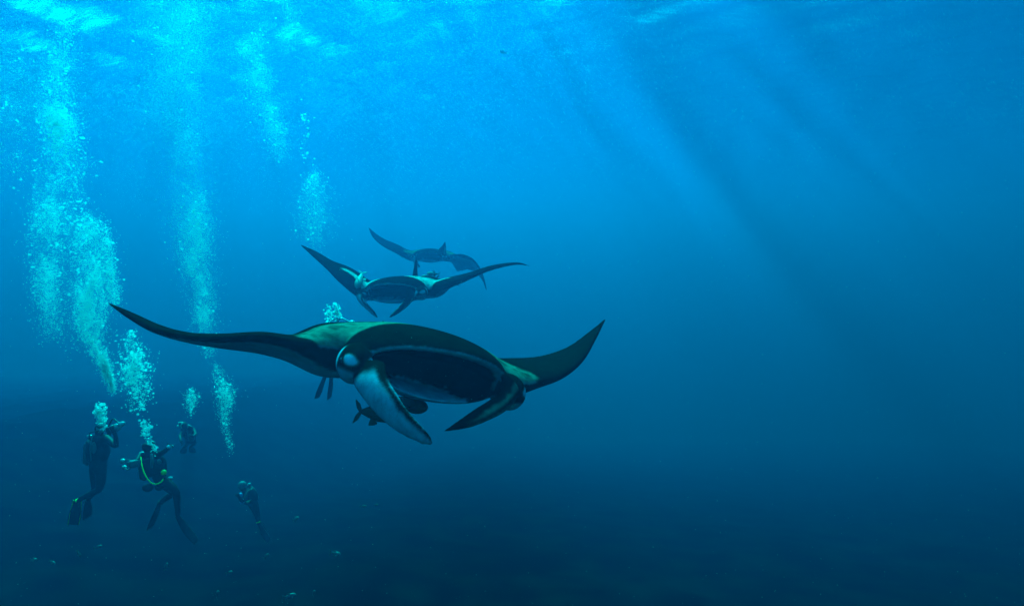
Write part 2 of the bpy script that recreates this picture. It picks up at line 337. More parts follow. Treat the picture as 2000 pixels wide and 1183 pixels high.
def skin_material(name,PALE):
    m,nt,out=newmat(name); N=nt.nodes.new; Lk=nt.links.new
    b=N('ShaderNodeBsdfPrincipled'); at=N('ShaderNodeAttribute'); at.attribute_name='pale'; mo=N('ShaderNodeAttribute'); mo.attribute_name='mouth'
    tc=N('ShaderNodeTexCoord'); n1=N('ShaderNodeTexNoise'); n1.inputs['Scale'].default_value=7; n1.inputs['Detail'].default_value=6; Lk(tc.outputs['Object'],n1.inputs['Vector'])
    n2=N('ShaderNodeTexNoise'); n2.inputs['Scale'].default_value=90; n2.inputs['Detail'].default_value=3; Lk(tc.outputs['Object'],n2.inputs['Vector'])
    # break the edge of the markings up a little
    ma=N('ShaderNodeMath'); ma.operation='MULTIPLY_ADD'; ma.inputs[1].default_value=.16; Lk(n2.outputs[0],ma.inputs[0]); 
    sub=N('ShaderNodeMath'); sub.operation='SUBTRACT'; sub.inputs[1].default_value=.08; Lk(at.outputs['Fac'],sub.inputs[0]); Lk(sub.outputs[0],ma.inputs[2])
    mm=N('ShaderNodeMath'); mm.operation='MINIMUM'; Lk(ma.outputs[0],mm.inputs[0])
    a2=N('ShaderNodeMath'); a2.operation='MULTIPLY'; a2.inputs[1].default_value=3; Lk(at.outputs['Fac'],a2.inputs[0]); Lk(a2.outputs[0],mm.inputs[1])
    cl=N('ShaderNodeClamp'); Lk(mm.outputs[0],cl.inputs[0])
    dk=N('ShaderNodeMixRGB'); dk.inputs[1].default_value=DARK1; dk.inputs[2].default_value=DARK2; Lk(n1.outputs[0],dk.inputs[0])
    md=N('ShaderNodeMixRGB'); md.inputs[2].default_value=(.004,.004,.004,1); Lk(mo.outputs['Fac'],md.inputs[0]); Lk(dk.outputs[0],md.inputs[1])
    mx=N('ShaderNodeMixRGB'); ve=N('ShaderNodeAttribute'); ve.attribute_name='vent_lift'; pv=N('ShaderNodeMixRGB'); pv.inputs[1].default_value=PALE; pv.inputs[2].default_value=VENT; Lk(ve.outputs['Fac'],pv.inputs[0]); Lk(pv.outputs[0],mx.inputs[2]); Lk(cl.outputs[0],mx.inputs[0]); Lk(md.outputs[0],mx.inputs[1])
    vo=N('ShaderNodeTexVoronoi'); vo.inputs['Scale'].default_value=26; Lk(tc.outputs['Object'],vo.inputs['Vector'])
    lt=N('ShaderNodeMath'); lt.operation='LESS_THAN'; lt.inputs[1].default_value=.075; Lk(vo.outputs['Distance'],lt.inputs[0])
    n3=N('ShaderNodeTexNoise'); n3.inputs['Scale'].default_value=3.1; Lk(tc.outputs['Object'],n3.inputs['Vector']); gt=N('ShaderNodeMath'); gt.operation='GREATER_THAN'; gt.inputs[1].default_value=.52; Lk(n3.outputs[0],gt.inputs[0])
    sp=N('ShaderNodeMath'); sp.operation='MULTIPLY'; Lk(lt.outputs[0],sp.inputs[0]); Lk(gt.outputs[0],sp.inputs[1])
    s2=N('ShaderNodeMath'); s2.operation='MULTIPLY'; s2.inputs[1].default_value=.35; Lk(sp.outputs[0],s2.inputs[0])
    fl=N('ShaderNodeMixRGB'); fl.inputs[2].default_value=(.12,.12,.10,1); Lk(s2.outputs[0],fl.inputs[0]); Lk(mx.outputs[0],fl.inputs[1])
    # uneven, smudged tone
    sm=N('ShaderNodeTexNoise'); sm.inputs['Scale'].default_value=13; sm.inputs['Detail'].default_value=7; sm.inputs['Roughness'].default_value=.7; Lk(tc.outputs['Object'],sm.inputs['Vector'])
    mr=N('ShaderNodeMapRange'); mr.inputs[1].default_value=.25; mr.inputs[2].default_value=.75; mr.inputs[3].default_value=.62; mr.inputs[4].default_value=1.2; Lk(sm.outputs[0],mr.inputs[0])
    mu=N('ShaderNodeMixRGB'); mu.blend_type='MULTIPLY'; mu.inputs[0].default_value=1; Lk(fl.outputs[0],mu.inputs[1]); Lk(mr.outputs[0],mu.inputs[2])
    Lk(mu.outputs[0],b.inputs['Base Color']); b.inputs['Roughness'].default_value=.8; b.inputs['Specular IOR Level'].default_value=0
    bp=N('ShaderNodeBump'); bp.inputs['Strength'].default_value=.25; bp.inputs['Distance'].default_value=.004; Lk(n2.outputs[0],bp.inputs['Height']); Lk(bp.outputs[0],b.inputs['Normal'])
    Lk(b.outputs[0],out.inputs['Surface']); return m
DARK1=(.004,.0045,.0035,1); DARK2=(.010,.011,.0085,1); PALE=(.21,.20,.145,1); PALE_SUNLIT=(.52,.54,.52,1); VENT=(.40,.46,.62,1)  # underside colour is tinted blue to offset the greenish water light
def simple_mat(name,col,rough=.6,spec=.3,noise=None):
    m,nt,out=newmat(name); b=nt.nodes.new('ShaderNodeBsdfPrincipled'); b.inputs['Base Color'].default_value=(*col,1); b.inputs['Roughness'].default_value=rough; b.inputs['Specular IOR Level'].default_value=spec
    if noise:
        no=nt.nodes.new('ShaderNodeTexNoise'); no.inputs['Scale'].default_value=noise; no.inputs['Detail'].default_value=4
        tc=nt.nodes.new('ShaderNodeTexCoord'); nt.links.new(tc.outputs['Object'],no.inputs['Vector'])
        mx=nt.nodes.new('ShaderNodeMixRGB'); mx.inputs[1].default_value=(*[c*.6 for c in col],1); mx.inputs[2].default_value=(*[min(1,c*1.4) for c in col],1)
        nt.links.new(no.outputs[0],mx.inputs[0]); nt.links.new(mx.outputs[0],b.inputs['Base Color'])
    nt.links.new(b.outputs[0],out.inputs['Surface']); return m
MANTA_SKIN=skin_material('manta_skin',PALE); MANTA_SKIN_SUNLIT=skin_material('manta_skin_sunlit',PALE_SUNLIT); EYE_MAT=simple_mat('ray_eye',(.01,.01,.012),.12,.5)  # second skin copy has sunlight painted into its paler markings

# --- the near manta
left1=[(('L',-.64,.42,-.02),('L',-.70,1.60,-.17),.36),(('L',-.82,.34,-.01),('L',-.92,1.48,-.22),.18),((520,657,3.48),('L',-1.14,1.36,-.24),.10),((440,660,3.42),('L',-1.32,1.18,-.22),.08),
       ((378,659,3.42),('L',-1.46,1.0,-.18),.065),((300,643,3.50),(318,640,3.88),.055),((250,618,3.58),(262,612,3.78),.035),((211,592,3.70),(214,593,3.74),.012)]
right1=[(('L',.66,.40,-.02),('L',.72,1.70,.0),.30),((1060,748,4.62),(990,699,5.95),.16),((1104,732,4.92),(1052,695,6.0),.11),((1138,703,5.2),(1105,678,6.0),.08),
        ((1162,663,5.46),(1143,653,5.92),.05),((1183,623,5.7),(1180,624,5.74),.012)]
lobeL1=[((700,722,3.66),(752,708,3.56),.10),((690,746,3.54),(757,735,3.38),.08),((706,775,3.42),(775,766,3.24),.055),((738,813,3.30),(797,799,3.13),.042),((772,841,3.19),(818,824,3.05),.034),((803,858,3.10),(838,846,3.0),.026),((826,868,3.04),(846,860,2.98),.018),((840,870,3.0),(848,866,2.97),.012)]
lobeR1=[((980,725,4.10),(1018,772,4.02),.13),((976,765,4.02),(1006,784,3.96),.10),((955,782,3.92),(986,803,3.84),.075),((925,800,3.80),(955,820,3.74),.055),((897,819,3.69),(922,833,3.66),.042),((880,831,3.63),(893,839,3.61),.03),((866,841,3.58),(869,842,3.57),.012)]
# --- manta rays following behind
left2=[(('L',-.64,.42,-.02),('L',-.70,1.60,.02),.36),((664,547,11.15),(688,524,12.3),.2),((634,519,11.6),(650,509,12.4),.12),((607,496,12.0),(617,490,12.4),.07),((586,478,12.4),(588,478,12.45),.02)]
right2=[(('L',.64,.42,-.02),('L',.70,1.60,.02),.36),((866,560,10.9),(892,541,12.3),.2),((905,546,11.1),(930,530,12.2),.13),((945,530,11.3),(960,519,12.0),.09),((985,519,11.5),(990,514,11.9),.06),((1015,516,11.7),(1015,513,11.9),.035),((1035,520,11.9),(1034,519,11.95),.014)]
lobeL2=[((692,568,11.05),(712,574,10.85),.12),((701,588,10.9),(711,586,10.65),.08),((713,601,10.8),(722,598,10.55),.055),((725,612,10.7),(732,609,10.5),.045),((737,621,10.55),(738,620,10.5),.02)]
lobeR2=[((796,564,10.75),(814,578,10.85),.13),((793,580,10.65),(804,590,10.75),.09),((779,598,10.5),(790,604,10.6),.06),((766,611,10.4),(773,615,10.5),.05),((759,621,10.35),(761,621,10.4),.02)]
left3=[(('L',-.64,.42,-.02),('L',-.70,1.60,.0),.36),((772,491,20.2),(782,480,21.6),.2),((747,479,20.5),(753,467,21.3),.13),((728,462,20.8),(735,456,21.2),.09),((719,444,21.0),(721,445,21.05),.03)]
right3=[(('L',.64,.42,-.02),('L',.70,1.60,-.1),.36),((900,497,20.0),(893,530,21.3),.2),((922,505,20.0),(914,527,21.0),.14),((938,525,20.0),(930,535,20.7),.1),((946,547,20.1),(942,548,20.4),.06),((951,568,20.2),(950,567,20.25),.03)]
lobeL3=[((803,500,19.9),(815,503,19.6),.12),((809,514,19.8),(817,514,19.5),.08),((818,523,19.7),(822,522,19.5),.04)]
lobeR3=[((852,497,19.7),(873,497,19.9),.12),((857,486,19.7),(872,488,19.85),.09),((864,478,19.7),(872,480,19.8),.06),((869,471,19.7),(870,472,19.75),.03)]
def farther(k,*specs):
    f=lambda a: a if a[0]=='L' else (a[0],a[1],a[2]*k)
    return [[(f(a),f(b),t*k) for a,b,t in sp] for sp in specs]
left2,right2,lobeL2,lobeR2=farther(1.1,left2,right2,lobeL2,lobeR2); left3,right3,lobeL3,lobeR3=farther(1.2,left3,right3,lobeL3,lobeR3)
manta1,l2c1=build_manta('manta_ray','large manta ray with wide open black mouth, a diver hidden behind its back', pxc(878,738,3.75), 27, 13, 4, 1.0, left1, right1, lobeL1, lobeR1, .010, 8, dorsal=.3, ztl=-.17)
manta2,l2c2=build_manta('manta_ray','manta ray with bright shoulder bars and upright dorsal fin, remoras on its back', pxc(757,572,12.1), -8, -2, 6, 1.15, left2, right2, lobeL2, lobeR2, .020, 4, dorsal=1.45, skin=MANTA_SKIN_SUNLIT, bar_out=.98, seed=7, tail_bend=.4)
manta3,l2c3=build_manta('manta_ray','hazy manta ray with one raised head lobe and a wing drooping down', pxc(837,501,24.0), 3, 0, 7, 1.16, left3, right3, lobeL3, lobeR3, .034, 4, dorsal=.4, seed=13, tail_bend=-.3)

# ------------------------------------------------ small helpers for parts
def empty(name,loc,label,cat,group=None):
    o=bpy.data.objects.new(name,None); COL.objects.link(o); o.location=Vector(loc); o['label']=label; o['category']=cat
    if group: o['group']=group
    return o
def put(name,me,parent,mat):
    """link a mesh given in world coordinates under its parent (an Empty or a part)"""
    if mat is not None: me.materials.clear(); me.materials.append(mat)
    o=bpy.data.objects.new(name,me); COL.objects.link(o)
    if parent is not None:
        base=Vector(parent.location)+(Vector(parent.parent.location) if parent.parent else Vector())
        me.transform(Matrix.Translation(-base)); o.parent=parent
    return o
def loft_mesh(name,rings):
    PP=Pieces(); closed_loft(PP,np.asarray(rings,float),0,np.zeros(rings.shape[:2]+(2,)))
    me=np_mesh(name,np.vstack(PP.v),np.vstack(PP.f)); bm=bmesh.new(); bm.from_mesh(me); bmesh.ops.recalc_face_normals(bm,faces=bm.faces); bm.to_mesh(me); bm.free(); return me
def tube(name,pts,rad,n=24,m=10):
    P=catmull(np.asarray(pts,float),n); r=np.interp(np.linspace(0,1,n),np.linspace(0,1,len(np.atleast_1d(rad))),np.atleast_1d(rad))
    t=unit(np.gradient(P,axis=0)); a=unit(np.cross(t,np.array([.31,.22,.93]))); b=np.cross(t,a); q=np.linspace(0,2*pi,m,endpoint=False)
    return loft_mesh(name,P[:,None]+(a[:,None]*np.cos(q)[None,:,None]+b[:,None]*np.sin(q)[None,:,None])*r[:,None,None])
def ellip(name,c,ax,n=12,m=16):
    u=np.linspace(.03,pi-.03,n)[:,None]; q=np.linspace(0,2*pi,m,endpoint=False)[None]; A=np.asarray(ax,float)
    return loft_mesh(name,np.asarray(c)+np.cos(u)[...,None]*A[0]+(np.sin(u)*np.cos(q))[...,None]*A[1]+(np.sin(u)*np.sin(q))[...,None]*A[2])
def blade(name,pts,wid,wdir,th,n=20,m=14):
    P=catmull(np.asarray(pts,float),n); w=np.interp(np.linspace(0,1,n),np.linspace(0,1,len(wid)),wid); t=unit(np.gradient(P,axis=0))
    W=np.asarray(wdir,float)[None]-t*(t@np.asarray(wdir,float))[:,None]; W=unit(W); N=np.cross(t,W); q=np.linspace(0,2*pi,m,endpoint=False)
    thk=np.interp(np.linspace(0,1,n),np.linspace(0,1,len(np.atleast_1d(th))),np.atleast_1d(th))
    return loft_mesh(name,P[:,None]+W[:,None]*np.cos(q)[None,:,None]*w[:,None,None]/2+N[:,None]*np.sin(q)[None,:,None]*thk[:,None,None]/2)

# ------------------------------------------------ fish
REM=simple_mat('remora_skin',(.10,.10,.09),.5,.1,6); REM2=simple_mat('pale_remora_skin',(.26,.28,.25),.5,.1,5); REEF=simple_mat('reef_fish_skin',(.11,.11,.10),.45,.2,9)
CU=c2w(np.array([0,1.,0])); CR=np.array([1.,0,0]); CF=c2w(np.array([0,0,1.]))
def fish(name,label,cat,group,head,tail,depth,mat,up=None,fork=.6):
    h,t=np.asarray(head,float),np.asarray(tail,float); L=np.linalg.norm(t-h); ax=(t-h)/L; up=CU if up is None else np.asarray(up,float); up=up-ax*(up@ax); up/=np.linalg.norm(up); sd=np.cross(ax,up)
    root=empty(name,(h+t)/2,label,cat,group)
    s=np.array([0,.04,.12,.25,.42,.6,.78,.9,.94]); hh=np.array([.06,.42,.78,1,1,.8,.45,.22,.2])*depth/2; ww=hh*np.array([1.5,1.2,1,.85,.75,.7,.6,.4,.3])
    A=catmull(np.stack([s*L,hh,ww],1),30); q=np.linspace(0,2*pi,18,endpoint=False)
    rg=h+ax*A[:,0][:,None,None]+up*(np.sin(q)[None]*A[:,1:2])[...,None]+sd*(np.cos(q)[None]*A[:,2:3])[...,None]
    put('body',loft_mesh('body',rg),root,mat)
    def fin(nm,a,b,w,d):
        put(nm,blade(nm,[a,(a+b)/2,b],w,d,[depth*.10,depth*.05,depth*.02],8,8),root,mat)
    for sg in (1,-1): fin('tail_fin',h+ax*L*.90,h+ax*L+up*sg*depth*fork+ax*L*.06,[depth*.2,depth*.32,depth*.06],ax)
    fin('dorsal_fin',h+ax*L*.5+up*depth*.38,h+ax*L*.66+up*depth*.72,[L*.22,L*.15,L*.03],ax)
    fin('anal_fin',h+ax*L*.55-up*depth*.36,h+ax*L*.68-up*depth*.66,[L*.2,L*.14,L*.03],ax)
    for sg in (1,-1): fin('pectoral_fin',h+ax*L*.24+sd*sg*depth*.34,h+ax*L*.36+sd*sg*depth*.75-up*depth*.25,[depth*.3,depth*.3,depth*.08],ax)
    return root
G_REM='remoras riding with the manta rays'
fish('remora','grey remora behind the pale head lobe of the big open-mouthed manta','fish',G_REM,pw(782,806,3.95),pw(697,803,4.15),.13,REM,CU+.3*CF)
fish('remora','dark remora with rounded head hanging under the big manta jaw','fish',G_REM,pw(832,797,4.15),pw(762,778,4.6),.115,REM)
fish('remora','pale remora clinging to the shoulder of the manta with bright bars','fish',G_REM,pw(697,562,11.75),pw(708,531,12.2),.15,REM2,CR+.4*CF)
fish('remora','dark remora lying on the back of the bright barred manta beside its dorsal fin','fish',G_REM,pw(822,541,12.9),pw(856,543,13.1),.11,REM)
fish('remora','small pale-backed remora on the rear of the bright barred manta','fish',G_REM,pw(834,534,13.2),pw(858,535,13.5),.08,REM2)
rng=np.random.default_rng(11)
for i,(px,py,D,sz,an) in enumerate(((66,1092,12,.16,10),(154,1080,12,.14,-60),(325,1105,12.5,.15,80),(578,1012,15,.20,30),(655,1080,13.5,.26,-5),(566,1163,12,.24,8),(613,1157,12,.14,70),(425,1160,12.5,.2,75),(710,988,15.5,.16,0),(448,1117,13,.14,20),(735,985,15.5,.12,12),(520,1085,13.5,.16,40),(192,1067,12.5,.15,15),(102,1097,12,.15,-20))):
    c=pxc(px,py,D); d=np.array([cos(R(an)),sin(R(an)),rng.uniform(-.4,.4)]); d=d/np.linalg.norm(d)*sz/2
    fish('reef_fish','small grey reef fish hovering above the dark sea floor','fish','reef fish above the sea floor',c2w(c+d),c2w(c-d),sz*.38,REEF)
fish('fish','lone dark fish in open water high above the manta rays','fish',None,pw(976,100,24),pw(989,104,24),.11,REM)

# ------------------------------------------------ divers
SUIT=simple_mat('black_neoprene',(.016,.017,.019),.6,.15,30); VEST=simple_mat('vest_nylon',(.012,.013,.014),.55,.2,40); TANK=simple_mat('tank_paint',(.05,.06,.055),.35,.3,8)
RUBBER=simple_mat('fin_rubber',(.012,.013,.014),.45,.25,20); YEL=simple_mat('yellow_rubber',(.75,.80,.05),.4,.3); GLASS=simple_mat('mask_glass',(.25,.3,.32),.08,.6)
SKIN=simple_mat('diver_skin',(.55,.42,.34),.55,.2,40); METAL=simple_mat('grey_metal',(.42,.44,.44),.3,.5,20); BLACKP=simple_mat('black_plastic',(.02,.02,.022),.35,.4,20); WHITEP=simple_mat('white_plastic',(.72,.74,.74),.35,.4); GREYP=simple_mat('grey_panel',(.12,.13,.14),.6,.2,25); BLUEP=simple_mat('blue_panel',(.12,.25,.5),.5,.2)
def skin_body(name,J,E,rootj='pelvis'):
    k=list(J); me=bpy.data.meshes.new(name); me.from_pydata([tuple(J[a][0]) for a in k],[(k.index(a),k.index(b)) for a,b in E],[])
    o=bpy.data.objects.new('tmp',me); COL.objects.link(o)
    sk=o.modifiers.new('s','SKIN'); sk.use_smooth_shade=True; ss=o.modifiers.new('b','SUBSURF'); ss.levels=2; ss.render_levels=2
    for i,a in enumerate(k):
        r=J[a][1]; r=(r,r) if np.isscalar(r) else r
        me.skin_vertices[0].data[i].radius=r; me.skin_vertices[0].data[i].use_root=(a==rootj)
    dg=bpy.context.evaluated_depsgraph_get(); dg.update(); m=bpy.data.meshes.new_from_object(o.evaluated_get(dg)); bpy.data.objects.remove(o); m.name=name
    return m
RAD=dict(pelvis=.135,waist=.13,chest=.155,neck=.07,head=.10,crown=.075,shoulder=.075,elbow=.052,wrist=.036,palm=.034,hip=.10,thigh=.088,knee=.066,calf=.062,ankle=.045,toe=.04)
def diver(label, D, joints, fins, tank=None, vest=True, mask=None, hands=True, extra=None, s=1.0, group='scuba divers'):
    """joints: name -> (px,py,dD).  l / r limbs end in _l / _r"""
    W={a:pw(px,py,D+dd) for a,(px,py,dd) in joints.items()}
    J={a:(W[a],RAD[a.split('_')[0]]*s) for a in W}; E=[('pelvis','waist'),('waist','chest'),('chest','neck'),('neck','head'),('head','crown')]
    for sd in 'lr':
        for ch in (('chest','shoulder','elbow','wrist','palm'),('pelvis','hip','thigh','knee','calf','ankle','toe')):
            prev=ch[0]
            for nm in ch[1:]:
                k=nm+'_'+sd
                if k in J: E.append((prev,k)); prev=k
        k='palm_'+sd
        if hands and k in J:      # four fingers and a thumb, slightly curled
            f=unit(W[k]-W['wrist_'+sd]); a=unit(np.cross(f,CF+.2*CU)); n=np.cross(f,a)
            for i,(o,l) in enumerate(((-.034,.075),(-.012,.088),(.012,.084),(.034,.066))):
                b=W[k]+f*.05*s+a*o*s; J[f'f{i}a{sd}']=(b,.012*s); J[f'f{i}b{sd}']=(b+f*l*.5*s,.0105*s); J[f'f{i}c{sd}']=(b+f*l*.85*s+n*.03*s,.009*s)
                E+= [(k,f'f{i}a{sd}'),(f'f{i}a{sd}',f'f{i}b{sd}'),(f'f{i}b{sd}',f'f{i}c{sd}')]
            b=W[k]+a*.05*s; J['t1'+sd]=(b,.013*s); J['t2'+sd]=(b+a*.02*s+f*.045*s,.011*s); E+=[(k,'t1'+sd),('t1'+sd,'t2'+sd)]
    root=empty('person',W['pelvis'],label,'diver',group)
    body=put('body',skin_body('body',J,E),root,SUIT)
    up=unit(W['chest']-W['pelvis'])
    if tank is not None:
        a,b=pw(*tank[0]),pw(*tank[1]); ax=unit(b-a); P=np.array([a-ax*.03,a,a+ax*.03,(a+b)/2,b-ax*.05,b,b+ax*.05,b+ax*.10]); 
        t=tube('tank',P,[.03,.085,.092,.092,.092,.08,.04,.03],40,18); t=put('tank',t,root,TANK); put('valve',ellip('valve',b+ax*.12,[ax*.03,unit(np.cross(ax,CF))*.06,CF*.03]),t,METAL)
    if vest:
        P=catmull(np.array([W['pelvis']*.55+W['waist']*.45,W['waist'],W['chest'],W['chest']*.6+W['neck']*.4]),20); rr=np.interp(np.linspace(0,1,20),[0,.1,.5,.85,1],[.13,.17,.205,.19,.10])*s
        t=unit(np.gradient(P,axis=0)); a=unit(np.cross(t,CF)); b=np.cross(t,a); q=np.linspace(0,2*pi,22,endpoint=False)
        bump=1+.05*np.sin(q*5)[None,:,None]*np.sin(np.linspace(0,9,20))[:,None,None]
        v=put('vest',loft_mesh('vest',P[:,None]+(a[:,None]*np.cos(q)[None,:,None]*1.0+b[:,None]*np.sin(q)[None,:,None]*.85)*rr[:,None,None]*bump),root,VEST)
    if mask is not None:
        f=unit(c2w(np.array(mask,float))); hd=W['head']; u2=unit(CU-f*(CU@f)); s2=np.cross(f,u2)
        put('face',ellip('face',hd+f*.055*s,[f*.065*s,s2*.075*s,u2*.095*s]),root,SKIN)
        m=put('mask',ellip('mask',hd+f*.095*s+u2*.035*s,[f*.045*s,s2*.085*s,u2*.05*s]),root,BLACKP)
        put('glass',ellip('glass',hd+f*.125*s+u2*.035*s,[f*.02*s,s2*.07*s,u2*.036*s]),m,GLASS)
        rg=put('regulator',ellip('regulator',hd+f*.13*s-u2*.05*s,[f*.045*s,s2*.05*s,u2*.04*s]),root,METAL)
        put('hose',tube('hose',[hd+f*.13*s-u2*.05*s,hd+s2*.16*s-u2*.06*s,hd+s2*.14*s-u2*.2*s-f*.08*s,W['chest']-f*.14*s],[.013]*4),rg,BLACKP)
    for (a,m,b,w,wd,rail) in fins:
        a,m,b=pw(*a),pw(*m),pw(*b); wd=c2w(np.array(wd,float))
        f=put('fin',blade('fin',[a,m,b],[.10*s,.15*s,.19*s,.21*s,.17*s],wd,[.07,.03,.016,.012]),root,RUBBER)
        if rail:
            for sg in (1,-1):
                t=unit(b-a); W2=unit(wd-t*(wd@t))*.085*sg*s; put('rail',tube('rail',[a+W2*.7,m+W2*.95,b+W2],[.007,.006,.005],14,8),f,YEL if rail=='y' else GREYP)
            put('strap',ellip('strap',a,[unit(b-a)*.03,unit(wd)*.05,np.cross(unit(b-a),unit(wd))*.05]),f,YEL)
    if extra: extra(root,W)
    return root,W
def camera_rig(label,c,look,s,arms,mat=BLACKP):
    """housing, dome port, two grips and strobe arms; all points in world space"""
    c=np.asarray(c,float); f=unit(np.asarray(look,float)); u=unit(CU-f*(CU@f)); r=np.cross(f,u); root=empty('underwater_camera',c,label,'camera','cameras held by the divers')
    def rb(p,ax,ay,az):
        q=np.linspace(0,2*pi,24,endpoint=False); e=lambda v:np.sign(v)*np.abs(v)**.45; z=np.array([-1,-.9,.9,1.]); k=np.array([.85,1,1,.85])
        return np.asarray(p)+az*z[:,None,None]+(ax*e(np.cos(q))[None,:,None]+ay*e(np.sin(q))[None,:,None])*k[:,None,None]
    put('housing',loft_mesh('housing',rb(c,r*.11*s,u*.085*s,f*.075*s)),root,mat)
    put('dome_port',ellip('dome_port',c+f*.10*s,[f*.075*s,r*.085*s,u*.085*s]),root,GLASS)
    for sg in (1,-1): put('grip',tube('grip',[c+r*.13*sg*s-u*.07*s,c+r*.15*sg*s,c+r*.14*sg*s+u*.07*s],[.018*s]*3,12,10),root,mat)
    for pts in arms:
        P=[np.asarray(p,float) for p in pts]; a=put('strobe_arm',tube('strobe_arm',P,[.016*s]*len(P),24,10),root,mat)
        put('strobe',ellip('strobe',P[-1],[f*.08*s,r*.055*s,u*.055*s]),root,METAL)
    return root

# diver A: upright, seen from the side, camera raised
dA,WA=diver('diver kneeling upright in mid-water with camera raised and yellow-edged fin',11.3,
 dict(pelvis=(191,912,0),waist=(191,890,0),chest=(191,866,0),neck=(194,847,0),head=(195,836,0),crown=(195,828,0),
  shoulder_l=(207,854,-.12),elbow_l=(227,872,-.3),wrist_l=(226,851,-.35),palm_l=(223,843,-.36),shoulder_r=(180,856,.12),elbow_r=(196,872,.35),wrist_r=(212,855,.2),palm_r=(214,846,.1),
  hip_l=(197,917,-.08),thigh_l=(198,936,-.10),knee_l=(194,956,-.12),calf_l=(176,964,.05),ankle_l=(156,974,.15),toe_l=(151,981,.15),
  hip_r=(185,917,.1),thigh_r=(186,936,.12),knee_r=(186,955,.14),calf_r=(180,964,.3),ankle_r=(173,972,.45),toe_r=(171,978,.46)),
 [((151,976,11.45),(148,998,11.5),(143,1024,11.55),1,(1,.25,.4),'y'),((171,975,11.78),(171,992,11.85),(171,1010,11.95),1,(.25,0,1),None)],
 tank=((172,905,11.38),(175,864,11.38)),mask=(.75,.25,-.6))
put('hose',tube('hose',[pw(181,849,11.15),pw(178,862,11.08),pw(177,880,11.06),pw(178,900,11.1)],[.012]*4),dA,GREYP)
put('panel',ellip('panel',pw(183,874,11.08),[CU*.11,CR*.05,CF*.02]),dA,GREYP)
camera_rig('black camera with bent strobe arm raised by the upright kneeling diver',pw(219,838,10.95),c2w(np.array([.8,.35,.2])),.85,[[pw(212,832,10.95),pw(221,818,10.9),pw(231,825,10.85),pw(237,828,10.82)]])
# diver B: leaning, arm stretched out, long fins trailing
def gearB(root,W):
    put('yellow_hose',tube('yellow_hose',[pw(275,892,11.1),pw(277,908,10.95),pw(283,926,10.85),pw(294,941,10.8),pw(305,945,10.8),pw(314,941,10.85),pw(319,935,10.95)],[.011]*7,40),root,YEL)
    put('spare_regulator',ellip('spare_regulator',pw(320,922,11.0),[CR*.05,CU*.05,CF*.04]),root,YEL)
    put('gauge',ellip('gauge',pw(333,933,11.0),[CR*.045,CU*.03,CF*.03]),root,METAL)
    put('clip',ellip('clip',pw(311,901,11.0),[CR*.04,CU*.045,CF*.03]),root,GREYP)
    put('pocket',ellip('pocket',pw(289,952,11.2),[CR*.10,CU*.075,CF*.08]),root,VEST)
    put('pocket',ellip('pocket',pw(312,950,11.3),[CR*.08,CU*.07,CF*.09]),root,VEST)
    put('chest_strap',tube('chest_strap',[pw(296,886,11.02),pw(297,900,10.98),pw(296,913,11.0)],[.022,.03,.022],12,8),root,GREYP)
dB,WB=diver('leaning diver with bright yellow hose and one arm stretched out, long thin fins trailing',11.3,
 dict(pelvis=(313,934,0),waist=(306,917,0),chest=(297,898,0),neck=(290,881,0),head=(287,872,0),crown=(285,863,0),
  shoulder_r=(306,887,-.05),elbow_r=(317,884,-.2),wrist_r=(327,876,-.3),palm_r=(331,873,-.33),shoulder_l=(284,888,.1),elbow_l=(273,889,-.1),wrist_l=(268,898,-.3),palm_l=(264,901,-.36),
  hip_r=(322,940,-.06),thigh_r=(333,948,-.08),knee_r=(344,958,-.1),calf_r=(346,980,0),ankle_r=(348,1002,.08),toe_r=(346,1008,.1),
  hip_l=(317,942,.1),thigh_l=(329,951,.12),knee_l=(339,962,.14),calf_l=(327,970,.25),ankle_l=(315,979,.35),toe_l=(313,983,.36)),
 [((313,979,11.66),(304,1003,11.75),(293,1031,11.85),1,(.2,.1,1),None),((346,1006,11.4),(362,1031,11.5),(384,1057,11.6),1,(.2,-.1,1),None)],
 tank=((283,934,11.55),(279,896,11.5)),mask=(.45,.1,.85),extra=gearB)
put('hand_cover',ellip('hand_cover',pw(332,871.5,10.95),[CR*.06,CU*.035,CF*.05]),dB,WHITEP)
camera_rig('pale camera with spread strobe arms held low beside the diver with the yellow hose',pw(262,905,10.85),c2w(np.array([-.6,.0,.4])),.7,[[pw(258,901,10.85),pw(252,898,10.9),pw(240,899,10.95)],[pw(258,911,10.85),pw(250,917,10.9),pw(243,912,11.0)]],GREYP)
# diver C: seen from behind, further off
dC,WC=diver('dim diver curled up, seen from behind, under a small bubble cloud',17.5,
 dict(pelvis=(372,857,1.0),waist=(370,849,.65),chest=(367,841,.25),neck=(362,834,-.05),head=(359,830,-.15),crown=(358,826,-.2),
  shoulder_l=(376,838,.1),elbow_l=(382,848,-.2),wrist_l=(377,852,-.55),palm_l=(374,850,-.65),shoulder_r=(357,842,.2),elbow_r=(351,852,0),wrist_r=(353,860,-.3),palm_r=(355,864,-.4),
  hip_l=(377,860,1.2),knee_l=(380,864,1.6),ankle_l=(374,870,2.1),toe_l=(373,872,2.2),hip_r=(368,860,1.2),knee_r=(366,866,1.6),ankle_r=(362,871,2.1),toe_r=(361,873,2.2)),
 [((373,871,19.7),(375,877,19.9),(377,884,20.1),1,(1,0,.3),None),((361,872,19.7),(359,878,19.9),(357,885,20.1),1,(1,0,.3),None)],
 tank=((374,858,17.9),(371,834,17.3)),mask=(-.9,.2,-.3))
